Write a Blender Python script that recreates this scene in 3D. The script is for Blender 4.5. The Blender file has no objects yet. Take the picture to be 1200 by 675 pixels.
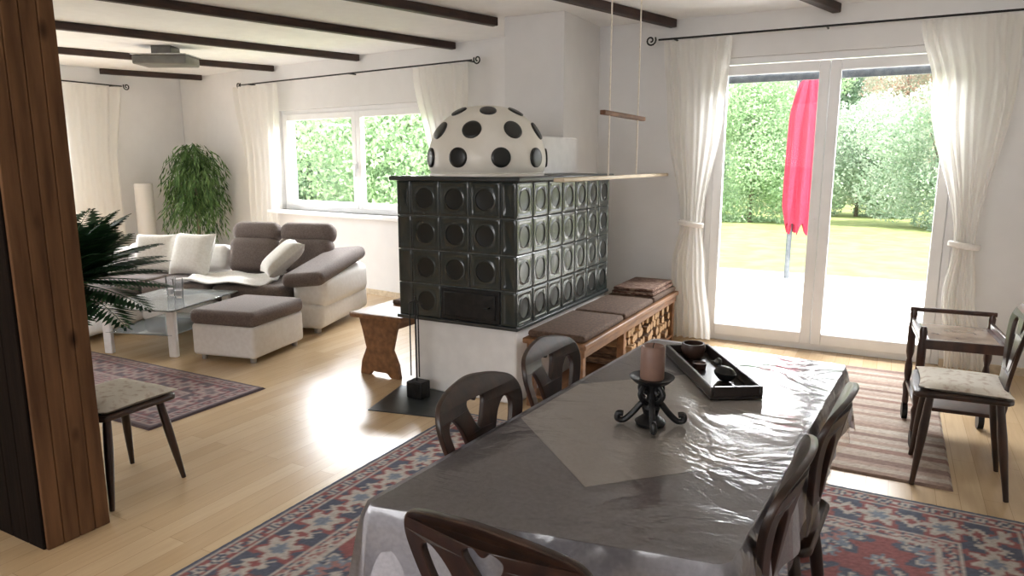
import bpy, math, random
import numpy as np
from mathutils import Vector, Matrix
random.seed(7); np.random.seed(7)
R = math.radians
sc = bpy.context.scene
COL = sc.collection
F = 820.0; H = 1.5; TH = R(10.2); YAW = R(28.4)
ct, st, cy, sy = math.cos(TH), math.sin(TH), math.cos(YAW), math.sin(YAW)
def ray(u, v):
    a = (u-600)/F; b = (337.5-v)/F
    yl = ct+b*st; zl = -st+b*ct
    return Vector((a*cy-yl*sy, a*sy+yl*cy, zl))
CAM = Vector((0, 0, H))
def atz(u, v, z): d = ray(u, v); return CAM+d*((z-H)/d.z)
def aty(u, v, Y): d = ray(u, v); return CAM+d*(Y/d.y)
def atx(u, v, X): d = ray(u, v); return CAM+d*(X/d.x)

# ---------------------------------------------------------------- materials
def lin(c):
    return tuple(((x/255)/12.92 if x/255 <= .04045 else ((x/255+.055)/1.055)**2.4) for x in c)+(1,)
def mat(name, c1, c2=None, rough=.6, scale=8, stretch=(1,1,1), bump=0, metal=0, coat=0, detail=4, spec=.5, sheen=0, lo=.35, hi=.65, bscale=None, coatr=.05):
    m = bpy.data.materials.new(name); m.use_nodes = True
    nt = m.node_tree; N = nt.nodes; L = nt.links; p = N['Principled BSDF']
    p.inputs['Roughness'].default_value = rough; p.inputs['Metallic'].default_value = metal
    p.inputs['Coat Weight'].default_value = coat; p.inputs['Coat Roughness'].default_value = coatr
    p.inputs['Specular IOR Level'].default_value = spec
    p.inputs['Sheen Weight'].default_value = sheen
    tc = N.new('ShaderNodeTexCoord'); mp = N.new('ShaderNodeMapping'); mp.inputs['Scale'].default_value = stretch
    L.new(tc.outputs['Object'], mp.inputs['Vector'])
    nz = N.new('ShaderNodeTexNoise'); nz.inputs['Scale'].default_value = scale; nz.inputs['Detail'].default_value = detail
    L.new(mp.outputs[0], nz.inputs['Vector'])
    rp = N.new('ShaderNodeValToRGB'); rp.color_ramp.elements[0].position = lo; rp.color_ramp.elements[1].position = hi
    rp.color_ramp.elements[0].color = lin(c1); rp.color_ramp.elements[1].color = lin(c2 or c1)
    L.new(nz.outputs['Fac'], rp.inputs[0]); L.new(rp.outputs[0], p.inputs['Base Color'])
    if bump:
        src = nz
        if bscale:
            src = N.new('ShaderNodeTexNoise'); src.inputs['Scale'].default_value = bscale; src.inputs['Detail'].default_value = 3
            L.new(mp.outputs[0], src.inputs['Vector'])
        b = N.new('ShaderNodeBump'); b.inputs['Strength'].default_value = bump; b.inputs['Distance'].default_value = .02
        L.new(src.outputs['Fac'], b.inputs['Height']); L.new(b.outputs[0], p.inputs['Normal'])
    return m
def knotty(name, c1, c2, dark, rough=.85):
    """vertical boards with grain and scattered dark knots"""
    m = mat(name, c1, c2, rough, 4, (6,6,.6), .2, detail=9, spec=.15, lo=.22, hi=.78)
    N = m.node_tree.nodes; L = m.node_tree.links; p = N['Principled BSDF']
    src = p.inputs['Base Color'].links[0].from_socket
    tc = N.new('ShaderNodeTexCoord'); mp = N.new('ShaderNodeMapping'); mp.inputs['Scale'].default_value = (7,7,3.2)
    L.new(tc.outputs['Object'], mp.inputs[0])
    vo = N.new('ShaderNodeTexVoronoi'); vo.inputs['Scale'].default_value = 1.0; L.new(mp.outputs[0], vo.inputs['Vector'])
    rp = N.new('ShaderNodeValToRGB'); rp.color_ramp.elements[0].position = .05; rp.color_ramp.elements[1].position = .17
    rp.color_ramp.elements[0].color = (1,1,1,1); rp.color_ramp.elements[1].color = (0,0,0,1)
    L.new(vo.outputs['Distance'], rp.inputs[0])
    mx = N.new('ShaderNodeMix'); mx.data_type = 'RGBA'; L.new(rp.outputs[0], mx.inputs[0]); L.new(src, mx.inputs[6]); mx.inputs[7].default_value = lin(dark)
    L.new(mx.outputs[2], p.inputs['Base Color'])
    return m
def island_mat(name, cols, rough=.6, trans=.25):
    m = bpy.data.materials.new(name); m.use_nodes = True
    nt = m.node_tree; N = nt.nodes; L = nt.links; p = N['Principled BSDF']
    g = N.new('ShaderNodeNewGeometry'); rp = N.new('ShaderNodeValToRGB')
    els = rp.color_ramp.elements
    for i, c in enumerate(cols):
        e = els[i] if i < 2 else els.new(.5)
        e.position = i/(len(cols)-1); e.color = lin(c)
    L.new(g.outputs['Random Per Island'], rp.inputs[0]); L.new(rp.outputs[0], p.inputs['Base Color'])
    p.inputs['Roughness'].default_value = rough; p.inputs['Specular IOR Level'].default_value = .25
    t = N.new('ShaderNodeBsdfTranslucent'); L.new(rp.outputs[0], t.inputs['Color'])
    mx = N.new('ShaderNodeMixShader'); mx.inputs[0].default_value = trans
    L.new(p.outputs[0], mx.inputs[1]); L.new(t.outputs[0], mx.inputs[2]); L.new(mx.outputs[0], N['Material Output'].inputs['Surface'])
    return m
def attr_mat(name, rough=.9):
    m = bpy.data.materials.new(name); m.use_nodes = True
    N = m.node_tree.nodes; L = m.node_tree.links; p = N['Principled BSDF']
    a = N.new('ShaderNodeAttribute'); a.attribute_name = 'Col'
    nz = N.new('ShaderNodeTexNoise'); nz.inputs['Scale'].default_value = 120
    tc = N.new('ShaderNodeTexCoord'); L.new(tc.outputs['Object'], nz.inputs['Vector'])
    mx = N.new('ShaderNodeMix'); mx.data_type = 'RGBA'; mx.blend_type = 'MULTIPLY'; mx.inputs[0].default_value = .3
    L.new(a.outputs['Color'], mx.inputs[6]); L.new(nz.outputs['Fac'], mx.inputs[7]); L.new(mx.outputs[2], p.inputs['Base Color'])
    p.inputs['Roughness'].default_value = rough; p.inputs['Specular IOR Level'].default_value = .25
    return m
def thin_mat(name, tint, gloss=1.0, rough=.03, ior=1.45, bump=0, bscale=6, stretch=(1,1,1), milk=0):
    m = bpy.data.materials.new(name); m.use_nodes = True
    N = m.node_tree.nodes; L = m.node_tree.links; N.remove(N['Principled BSDF'])
    t = N.new('ShaderNodeBsdfTransparent'); t.inputs[0].default_value = tint
    g = N.new('ShaderNodeBsdfGlossy'); g.inputs['Roughness'].default_value = rough; g.inputs[0].default_value = (gloss,gloss,gloss,1)
    base = t
    if milk:
        d = N.new('ShaderNodeBsdfDiffuse'); d.inputs[0].default_value = (.85,.9,.9,1)
        mk = N.new('ShaderNodeMixShader'); mk.inputs[0].default_value = milk; L.new(t.outputs[0], mk.inputs[1]); L.new(d.outputs[0], mk.inputs[2]); base = mk
    fr = N.new('ShaderNodeFresnel'); fr.inputs[0].default_value = ior
    mx = N.new('ShaderNodeMixShader'); L.new(fr.outputs[0], mx.inputs[0]); L.new(base.outputs[0], mx.inputs[1]); L.new(g.outputs[0], mx.inputs[2])
    if bump:
        tc = N.new('ShaderNodeTexCoord'); mp = N.new('ShaderNodeMapping'); mp.inputs['Scale'].default_value = stretch
        L.new(tc.outputs['Object'], mp.inputs[0])
        nz = N.new('ShaderNodeTexNoise'); nz.inputs['Scale'].default_value = bscale; nz.inputs['Detail'].default_value = 4; nz.inputs['Distortion'].default_value = .8
        L.new(mp.outputs[0], nz.inputs['Vector'])
        sb = N.new('ShaderNodeMath'); sb.operation = 'SUBTRACT'; sb.inputs[1].default_value = .5; L.new(nz.outputs['Fac'], sb.inputs[0])
        ab = N.new('ShaderNodeMath'); ab.operation = 'ABSOLUTE'; L.new(sb.outputs[0], ab.inputs[0])
        b = N.new('ShaderNodeBump'); b.inputs['Strength'].default_value = bump; b.inputs['Distance'].default_value = .02
        L.new(ab.outputs[0], b.inputs['Height']); L.new(b.outputs[0], g.inputs['Normal'])
    L.new(mx.outputs[0], N['Material Output'].inputs['Surface'])
    return m
def sheer_mat(name, col, tr=.5, alpha=.15):
    m = bpy.data.materials.new(name); m.use_nodes = True
    N = m.node_tree.nodes; L = m.node_tree.links; N.remove(N['Principled BSDF'])
    d = N.new('ShaderNodeBsdfDiffuse'); t = N.new('ShaderNodeBsdfTranslucent'); x = N.new('ShaderNodeBsdfTransparent')
    nz = N.new('ShaderNodeTexNoise'); nz.inputs['Scale'].default_value = 60
    rp = N.new('ShaderNodeValToRGB'); rp.color_ramp.elements[0].color = lin([c*.97 for c in col]); rp.color_ramp.elements[1].color = lin(col)
    L.new(nz.outputs['Fac'], rp.inputs[0]); L.new(rp.outputs[0], d.inputs[0]); L.new(rp.outputs[0], t.inputs[0])
    m1 = N.new('ShaderNodeMixShader'); m1.inputs[0].default_value = tr; L.new(d.outputs[0], m1.inputs[1]); L.new(t.outputs[0], m1.inputs[2])
    m2 = N.new('ShaderNodeMixShader'); m2.inputs[0].default_value = alpha; L.new(m1.outputs[0], m2.inputs[1]); L.new(x.outputs[0], m2.inputs[2])
    L.new(m2.outputs[0], N['Material Output'].inputs['Surface'])
    return m

WALL = mat('wall_plaster', (230,229,228), (233,232,231), .9, 6, bump=.004)
CEIL = mat('ceiling_paint', (239,239,239), (243,243,243), .9, 10)
PVC = mat('white_window_plastic', (240,240,240), (246,246,246), .35, 5)
BEAM = mat('dark_beam_wood', (34,20,16), (60,37,28), .6, 6, (6,1,6), .15)
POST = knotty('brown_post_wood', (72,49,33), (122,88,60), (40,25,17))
POSTD = mat('shadowed_post_wood', (15,10,8), (30,21,15), .9, 4, (6,6,.7), .2, detail=8, spec=.1, lo=.25, hi=.75)  # darker copy of the post wood, shade of the unlit front in its colour
PINE = mat('honey_pine', (108,72,44), (142,100,64), .5, 5, (5,1,5), .08, detail=6)
PALEWOOD = mat('pale_wood', (190,172,146), (214,198,172), .5, 5, (5,1,5))
BARW = mat('brown_bar_wood', (92,62,42), (120,84,58), .7, 5, (5,1,5))
CORD = mat('pale_cord', (214,206,192), (228,220,206), .9, 60)
CHAIRW = mat('dark_chair_wood', (30,18,12), (60,37,24), .38, 5, (4,4,1.2), .06, coat=.12, detail=6)
TROLW = mat('dark_trolley_wood', (44,24,18), (74,44,32), .35, 5, (4,4,1.2), .05, coat=.2)
INLAY = mat('glossy_tray_inlay', (140,122,108), (172,154,138), .15, 9, coat=.4)
TILE = mat('charcoal_glaze', (38,43,41), (51,57,54), .22, 4, coat=.35, bump=.02, coatr=.1)
DISH = mat('dark_dish_glaze', (19,22,21), (28,31,30), .32, 4, coat=.1, coatr=.2)
GROUT = mat('grey_grout', (84,88,86), (106,110,108), .8, 40)
SLAB = mat('dark_stone_slab', (40,43,43), (56,59,58), .35, 12)
PLASTER = mat('stove_plaster', (230,228,225), (237,235,232), .85, 12, bump=.02)
DOMEW = mat('cream_glaze', (230,225,213), (238,234,224), .4, 6, coat=.15)
BLACKG = mat('black_glaze', (14,16,16), (26,28,27), .35, 6, coat=.1)
IRON = mat('black_iron', (18,18,19), (36,35,35), .45, 25, metal=.4, bump=.1)
STEEL = mat('steel', (180,182,186), (200,202,205), .3, 30, metal=.9)
CUSHB = mat('brown_cushion_fabric', (74,56,44), (98,76,61), .9, 60, bump=.15)
BLANKET = mat('brown_patterned_blanket', (84,54,44), (140,116,100), .95, 22, (1,5,3), .15, lo=.45, hi=.55)
SOFAW = mat('white_leather', (238,235,232), (245,243,241), .42, 30, bump=.05)
SOFAT = mat('taupe_fabric', (104,93,88), (126,113,107), .9, 90, bump=.15, sheen=.1)
PILLOW = mat('ivory_pillow_fabric', (228,224,215), (238,235,228), .9, 50, bump=.1)
THROW = mat('white_throw_fabric', (230,227,221), (243,240,237), .95, 60, bump=.2)
CLOTH = mat('grey_tablecloth', (166,163,168), (180,177,182), .85, 90, bump=.08)
OVER = mat('pale_overlay_cloth', (238,233,228), (245,241,237), .9, 120, bump=.1)
PLASTIC = thin_mat('clear_plastic_film', (.97,.97,.97,1), 1.0, .16, 1.75, .8, 2.6, (1,1.6,1))
GLASS = thin_mat('window_glass', (.98,.98,.98,1), rough=.0, ior=1.12)
TGLASS = thin_mat('table_glass', (.94,.98,.97,1), .9, .02, 1.4, milk=.3)
PGLASS = thin_mat('clear_glass', (.96,.95,.96,1), .8, .02, 1.25, milk=.12)
CURT = sheer_mat('white_curtain_voile', (253,251,246), .58, .18)
TIE = mat('cream_band', (240,236,229), (246,242,236), .9, 50)
LAMPG = mat('grey_frosted_lamp', (92,91,86), (110,108,102), .4, 8)
PAPER = sheer_mat('white_paper', (232,230,227), .3, 0)
CANDLE = mat('brown_beige_wax', (116,88,76), (134,104,90), .5, 10)
TRAYW = mat('black_tray_lacquer', (28,22,20), (46,38,34), .3, 6, coat=.2)
BROWNC = mat('dark_brown_ceramic', (48,32,25), (66,46,36), .4, 12)
SEATC = mat('cream_seat_fabric', (216,208,194), (186,168,150), .9, 30, lo=.52, hi=.68, bump=.1)
BARK = mat('log_bark', (80,58,42), (134,102,74), .9, 18, (1,4,4), .3)
LOGEND = mat('split_log_wood', (160,126,90), (192,160,122), .85, 14, (1,4,4), .2)
TRUNK = mat('tree_bark', (90,82,70), (124,112,96), .9, 14, (4,4,1), .4)
POT = mat('terracotta_pot', (150,96,80), (176,120,100), .7, 16)
POTW = mat('white_pot', (214,208,204), (226,222,218), .4, 10)
SOIL = mat('soil', (36,26,20), (58,44,34), .95, 60, bump=.4)
REDC = mat('red_canvas', (152,26,52), (172,42,68), .8, 40)
ALU = mat('grey_aluminium', (92,98,104), (116,120,124), .4, 20, metal=.4)
CONC = mat('patio_concrete', (200,198,195), (218,216,212), .85, 5, bump=.08)
GRASS = mat('lawn_grass', (112,126,74), (142,148,94), .95, 3, bump=.4, bscale=60, detail=8)
FOL1 = island_mat('light_green_leaves', [(146,174,138),(176,202,162),(206,222,192)], trans=.5)
FOL2 = island_mat('dark_green_leaves', [(112,140,116),(142,168,140),(178,198,170)], trans=.48)
FOL3 = island_mat('mixed_shrub_leaves', [(158,182,158),(188,206,184),(212,218,205)], trans=.5)
FOL4 = island_mat('reddish_shrub_leaves', [(162,178,160),(200,200,184),(220,174,164)], trans=.5)
FICUS = island_mat('house_plant_leaves', [(48,74,40),(82,114,62),(124,152,98)], .5, .25)
PALMM = island_mat('palm_leaves', [(20,44,26),(36,66,40),(56,90,56)], .5, .2)
RUGM = attr_mat('woven_wool')
def floor_mat():
    m = bpy.data.materials.new('light_laminate'); m.use_nodes = True
    N = m.node_tree.nodes; L = m.node_tree.links; p = N['Principled BSDF']
    tc = N.new('ShaderNodeTexCoord'); mp = N.new('ShaderNodeMapping'); mp.inputs['Rotation'].default_value = (0,0,R(90))
    L.new(tc.outputs['Object'], mp.inputs[0])
    br = N.new('ShaderNodeTexBrick'); br.inputs['Scale'].default_value = 1; br.inputs['Brick Width'].default_value = 1.2; br.inputs['Row Height'].default_value = .095
    br.inputs['Mortar Size'].default_value = .001; br.inputs['Color1'].default_value = lin((204,177,140)); br.inputs['Color2'].default_value = lin((192,163,124)); br.inputs['Mortar'].default_value = lin((162,133,98))
    br.offset = .37
    L.new(mp.outputs[0], br.inputs['Vector'])
    m2 = N.new('ShaderNodeMapping'); m2.inputs['Scale'].default_value = (14,1,1); L.new(tc.outputs['Object'], m2.inputs[0])
    nz = N.new('ShaderNodeTexNoise'); nz.inputs['Scale'].default_value = 4; nz.inputs['Detail'].default_value = 6; L.new(m2.outputs[0], nz.inputs['Vector'])
    mx = N.new('ShaderNodeMix'); mx.data_type = 'RGBA'; mx.blend_type = 'MULTIPLY'; mx.inputs[0].default_value = .2
    rp = N.new('ShaderNodeValToRGB'); rp.color_ramp.elements[0].color = (.6,.55,.5,1); rp.color_ramp.elements[0].position = .3; rp.color_ramp.elements[1].position = .65
    L.new(nz.outputs['Fac'], rp.inputs[0]); L.new(br.outputs['Color'], mx.inputs[6]); L.new(rp.outputs[0], mx.inputs[7])
    L.new(mx.outputs[2], p.inputs['Base Color']); p.inputs['Roughness'].default_value = .25; p.inputs['Specular IOR Level'].default_value = .7
    return m
LAM = floor_mat()

# ---------------------------------------------------------------- mesh builder
class MB:
    def __init__(s): s.v = []; s.f = []; s.mi = []; s.cur = 0
    def add(s, vs, fs, M=None):
        o = len(s.v)
        s.v += [tuple(M @ Vector(p)) if M is not None else tuple(p) for p in vs]
        s.f += [tuple(i+o for i in f) for f in fs]; s.mi += [s.cur]*len(fs); return s
    def box(s, x0, x1, y0, y1, z0, z1, M=None):
        vs = [(x,y,z) for z in (z0,z1) for y in (y0,y1) for x in (x0,x1)]
        return s.add(vs, [(0,2,3,1),(4,5,7,6),(0,1,5,4),(2,6,7,3),(0,4,6,2),(1,3,7,5)], M)
    def lathe(s, prof, c=(0,0,0), seg=24, M=None):
        vs = []; fs = []
        for r, z in prof:
            for k in range(seg):
                t = 2*math.pi*k/seg; vs.append((c[0]+r*math.cos(t), c[1]+r*math.sin(t), c[2]+z))
        for i in range(len(prof)-1):
            for k in range(seg):
                k2 = (k+1) % seg; fs.append((i*seg+k, i*seg+k2, (i+1)*seg+k2, (i+1)*seg+k))
        fs.append(tuple(range(seg-1, -1, -1))); n = (len(prof)-1)*seg; fs.append(tuple(range(n, n+seg)))
        return s.add(vs, fs, M)
    def tube(s, pts, r, seg=8, M=None):
        pts = [Vector(p) for p in pts]; n = len(pts)
        rs = r if isinstance(r, (list, tuple)) else [r]*n
        vs = []; fs = []; up = Vector((0,0,1)); prev = None
        for i, p in enumerate(pts):
            t = (pts[min(i+1,n-1)]-pts[max(i-1,0)]).normalized()
            if prev is None:
                a = t.cross(up); a = t.cross(Vector((1,0,0))) if a.length < 1e-3 else a
            else: a = prev-t*prev.dot(t)
            a.normalize(); prev = a; b = t.cross(a)
            for k in range(seg):
                g = 2*math.pi*k/seg; vs.append(tuple(p+(a*math.cos(g)+b*math.sin(g))*rs[i]))
        for i in range(n-1):
            for k in range(seg):
                k2 = (k+1) % seg; fs.append((i*seg+k, i*seg+k2, (i+1)*seg+k2, (i+1)*seg+k))
        fs.append(tuple(range(seg-1,-1,-1))); fs.append(tuple(range((n-1)*seg, n*seg)))
        return s.add(vs, fs, M)
    def prism(s, poly, z0, z1, M=None):
        n = len(poly); vs = [(x,y,z0) for x,y in poly]+[(x,y,z1) for x,y in poly]
        fs = [tuple(range(n-1,-1,-1)), tuple(range(n,2*n))]+[(i,(i+1)%n,n+(i+1)%n,n+i) for i in range(n)]
        return s.add(vs, fs, M)
    def pillow(s, w, d, h, n=14, M=None):
        vs = []; fs = []
        for side in (1,-1):
            for i in range(n+1):
                for j in range(n+1):
                    a = -1+2*i/n; b = -1+2*j/n
                    t = math.sqrt(max(0,(1-a**4)*(1-b**4)))
                    x = a*w/2*(1-.07*(1-b*b)*abs(a)); y = b*d/2*(1-.07*(1-a*a)*abs(b))
                    vs.append((x,y,side*h/2*t))
        m = (n+1)**2
        for i in range(n):
            for j in range(n):
                q = i*(n+1)+j; fs.append((q,q+n+1,q+n+2,q+1)); fs.append((m+q,m+q+1,m+q+n+2,m+q+n+1))
        return s.add(vs, fs, M)
    def build(s, name, m, parent=None, bevel=0, seg=2, angle=40, loc=None, subsurf=0):
        me = bpy.data.meshes.new(name); me.from_pydata(s.v, [], s.f); me.update()
        me.polygons.foreach_set('use_smooth', [True]*len(me.polygons))
        me.set_sharp_from_angle(angle=R(angle))
        if isinstance(m, (list, tuple)):
            for q in m: me.materials.append(q)
            me.polygons.foreach_set('material_index', s.mi)
        elif m: me.materials.append(m)
        o = bpy.data.objects.new(name, me); COL.objects.link(o)
        if parent: o.parent = parent
        if loc is not None: o.location = loc
        if bevel:
            b = o.modifiers.new('bevel','BEVEL'); b.width = bevel; b.segments = seg; b.limit_method = 'ANGLE'; b.angle_limit = R(30)
            if seg > 2: me.set_sharp_from_angle(angle=R(180))
        if subsurf:
            u = o.modifiers.new('sub','SUBSURF'); u.levels = subsurf; u.render_levels = subsurf
        return o
def box(*a): return MB().box(*a)
def tag(o, label, cat, group=None, kind=None):
    o['label'] = label; o['category'] = cat
    if group: o['group'] = group
    if kind: o['kind'] = kind
    return o
def thing(name, label, cat, loc=(0,0,0), rz=0, group=None):
    o = bpy.data.objects.new(name, None); COL.objects.link(o); o.empty_display_size = .1
    o.location = loc; o.rotation_euler = (0,0,rz); return tag(o, label, cat, group)
def struct(o): o['kind'] = 'structure'; return o
def copy_tree(o, parent=None):
    c = o.copy(); COL.objects.link(c); c.parent = parent
    for ch in list(o.children): copy_tree(ch, c)
    return c
def catmull(P, n=8, closed=True):
    P = [Vector(p) for p in P]; out = []; m = len(P)
    for i in range(m if closed else m-1):
        if closed: a,b,c,d = P[i-1],P[i],P[(i+1)%m],P[(i+2)%m]
        else: a,b,c,d = P[max(i-1,0)],P[i],P[i+1],P[min(i+2,m-1)]
        for k in range(n):
            t = k/n; out.append(.5*((2*b)+(c-a)*t+(2*a-5*b+4*c-d)*t*t+(3*b-a-3*c+d)*t**3))
    if not closed: out.append(P[-1])
    return out
def cutout(loops, depth, bevel=.003):
    cu = bpy.data.curves.new('cut','CURVE'); cu.dimensions = '2D'; cu.fill_mode = 'BOTH'; cu.extrude = depth/2; cu.bevel_depth = bevel; cu.bevel_resolution = 1
    for lp in loops:
        sp = cu.splines.new('POLY'); sp.points.add(len(lp)-1); sp.use_cyclic_u = True
        for p, q in zip(sp.points, lp): p.co = (q[0], q[1], 0, 1)
    o = bpy.data.objects.new('cut', cu); COL.objects.link(o)
    dg = bpy.context.evaluated_depsgraph_get(); dg.update()
    me = bpy.data.meshes.new_from_object(o.evaluated_get(dg))
    vs = [tuple(v.co) for v in me.vertices]; fs = [tuple(p.vertices) for p in me.polygons]
    bpy.data.objects.remove(o); bpy.data.meshes.remove(me); bpy.data.curves.remove(cu)
    return vs, fs

# ---------------------------------------------------------------- room
YD, XL, XR, ZC, YF = 5.95, -8.9, 1.35, 2.65, -3
XC0, XC1, YCH = -2.88, -2.35, 5.2
WA = R(-7.55); W0 = Vector((-3.89, 6.05, 0)); WM = Matrix.Translation(W0)@Matrix.Rotation(WA,4,'Z'); WI = WM.inverted()
def wallY(x): return W0.y+math.tan(WA)*(x-W0.x)
def onw(u, v, off=0):
    d = ray(u, v); o = WI@CAM; dl = WI.to_3x3()@d; t = (off-o.y)/dl.y; p = o+dl*t; return p.x, p.z
dx0 = aty(825, 250, YD).x; dx1 = aty(1119, 250, YD).x; dz = 2.32
wl0 = onw(328,190)[0]; wl1 = onw(514,190)[0]; wlm = onw(415,190)[0]; wz0, wz1 = .915, 2.12
lL = (XL-.2-W0.x)/math.cos(WA); lR = (XC0+.1-W0.x)/math.cos(WA)
poly = [(XL-.2,YF-.2),(XR+.2,YF-.2),(XR+.2,YD+.22),(XC1,YD+.22),(XC1,wallY(XC1)+.25),(XL-.2,wallY(XL-.2)+.25)]
struct(MB().prism(poly, -.12, 0).build('floor', LAM))
struct(MB().prism(poly, ZC, ZC+.2).build('ceiling', CEIL))
m = MB(); m.box(XC1, dx0, YD, YD+.25, 0, ZC); m.box(dx1, XR+.2, YD, YD+.25, 0, ZC); m.box(dx0, dx1, YD, YD+.25, dz, ZC); struct(m.build('wall_back', WALL))
m = MB(); m.box(lL, wl0, 0, .25, 0, ZC, WM); m.box(wl1, lR, 0, .25, 0, ZC, WM); m.box(wl0, wl1, 0, .25, 0, wz0, WM); m.box(wl0, wl1, 0, .25, wz1, ZC, WM); struct(m.build('wall_living', WALL))
struct(box(XC0, XC1, YCH, 6.2, 0, ZC).build('wall_chimney', WALL))
m = MB(); m.box(XL-.2, XL, 4.85, wallY(XL)-.01, 0, ZC); m.box(XL-.2, XL, YF, 2.4, 0, ZC); m.box(XL-.2, XL, 2.4, 4.85, 2.2, ZC); m.box(XL-.2, XL, 2.4, 4.85, 0, .1); struct(m.build('wall_left', WALL))
struct(box(XR, XR+.2, YF, YD, 0, ZC).build('wall_right', WALL))
struct(box(XL-.2, XR+.2, YF-.2, YF, 0, ZC).build('wall_front', WALL))
struct(box(XC1, dx0, YD-.015, YD, 0, .06).build('baseboard_back', PALEWOOD))
struct(box(dx1, XR, YD-.015, YD, 0, .06).build('baseboard_right', PALEWOOD))
struct(MB().box(lL+.22, lR-.11, -.015, 0, 0, .06, WM).build('baseboard_living', PALEWOOD))
struct(box(XL, XL+.015, 4.85, wallY(XL)-.03, 0, .06).build('baseboard_left', PALEWOOD))
def frame(mb, x0, x1, z0, z1, w, y0, y1, wb=None, M=None):
    wb = wb or w
    mb.box(x0, x0+w, y0, y1, z0, z1, M); mb.box(x1-w, x1, y0, y1, z0, z1, M); mb.box(x0+w, x1-w, y0, y1, z0, z0+wb, M); mb.box(x0+w, x1-w, y0, y1, z1-w, z1, M)
fm = MB(); frame(fm, dx0, dx1, 0, dz, .05, YD+.04, YD+.12, .05); door = struct(fm.build('door_1', PVC, bevel=.004))
xm = aty(960, 250, YD).x
for a, b in ((dx0+.05, xm), (xm, dx1-.05)):
    lf = MB(); frame(lf, a+.002, b-.002, .05, dz-.06, .075, YD+.02, YD+.09, .09); l = lf.build('door_leaf', PVC, door, bevel=.006)
    box(a+.07, b-.07, YD+.05, YD+.06, .13, dz-.13).build('glass_pane', GLASS, l)
    box(a+.075, b-.075, YD+.1, YD+.13, dz-.19, dz-.13).build('shutter_edge', ALU, l)
h = MB(); h.lathe([(.016,0),(.016,.012),(.008,.014),(.008,.04)], seg=12, M=Matrix.Translation((xm-.04,YD+.02,1.05))@Matrix.Rotation(R(90),4,'X'))
h.box(xm-.05, xm-.03, YD-.03, YD-.018, .93, 1.06); h.build('door_handle', PVC, door, bevel=.003)
fm = MB(); frame(fm, wl0, wl1, wz0, wz1, .05, .06, .14, M=WM); win = struct(fm.build('window_1', PVC, bevel=.004))
for a, b in ((wl0+.05, wlm), (wlm, wl1-.05)):
    lf = MB(); frame(lf, a, b-.002, wz0+.05, wz1-.05, .07, .04, .11, M=WM); l = lf.build('window_sash', PVC, win, bevel=.005)
    MB().box(a+.065, b-.065, .07, .08, wz0+.11, wz1-.11, WM).build('glass_pane', GLASS, l)
h = MB(); h.box(wlm-.02, wlm+.02, .02, .04, 1.42, 1.5, WM); h.box(wlm-.01, wlm+.01, 0, .02, 1.34, 1.48, WM); h.build('window_handle', PVC, win, bevel=.004)
MB().box(wl0-.1, wl1+.1, -.16, .06, wz0-.04, wz0, WM).build('window_sill', PVC, win, bevel=.008)
def frame_x(mb, X0, X1, y0, y1, z0, z1, w):
    mb.box(X0,X1,y0,y0+w,z0,z1); mb.box(X0,X1,y1-w,y1,z0,z1); mb.box(X0,X1,y0+w,y1-w,z0,z0+w); mb.box(X0,X1,y0+w,y1-w,z1-w,z1)
fm = MB(); frame_x(fm, XL-.12, XL-.04, 2.4, 4.85, .1, 2.2, .06); fm.box(XL-.12, XL-.04, 3.58, 3.68, .16, 2.14); w2 = struct(fm.build('window_2', PVC, bevel=.004))
box(XL-.085, XL-.075, 2.46, 4.79, .16, 2.14).build('glass_pane', GLASS, w2)

def beam(ex, ey, ang, y1, label):
    th = R(ang); s_, c_ = math.sin(th), math.cos(th)
    ex += (y1-ey)*s_/c_; ey = y1
    L_ = (ey-YF-.1)/c_
    if ex-L_*s_ < XL+.06: L_ = (ex-XL-.06)/s_
    o = box(-.032, .032, -L_, 0, -.066, 0).build('ceiling_beam', BEAM, bevel=.007); o.location = (ex, ey, ZC-.001); o.rotation_euler.z = -th
    tag(o, label, 'beam', 'exposed ceiling beams')
beam(-.48, YD-.02, 16, YD-.02, 'dark wooden ceiling beam ending above the patio door')
beam(-1.70, YD-.02, 17, YD-.02, 'dark wooden ceiling beam passing beside the ropes of the drying rack')
beam(-2.90, 5.34, 18, YCH-.02, 'dark wooden ceiling beam ending at the chimney wall behind the stove')
for ex, ey, an, lb in ((-3.89,6.05,18,'dark ceiling beam ending beside the right curtain of the living room window'), (-5.26,6.2,20,'dark ceiling beam ending over the middle of the living room window'), (-6.74,6.43,22,'dark ceiling beam beside the grey ceiling lamp, towards the corner plant'), (-8.3,6.64,26,'dark ceiling beam closest to the far left wall')):
    beam(ex, ey, an, wallY(ex)-.03, lb)

# wooden pillar
t = thing('wooden_pillar', 'dark brown pillar clad in vertical wooden boards at the left edge', 'pillar', (-2.80, 1.35, 0))
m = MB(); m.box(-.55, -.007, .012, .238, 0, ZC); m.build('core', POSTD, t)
m = MB()
for k in range(4): m.box(-.012, .006, .001+k*.0625, .0615+k*.0625, 0, ZC)
m.build('side_boards', POST, t, bevel=.004)
m = MB()
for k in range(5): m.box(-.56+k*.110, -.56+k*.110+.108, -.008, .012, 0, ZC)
m.build('front_boards', POSTD, t, bevel=.005)

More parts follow.
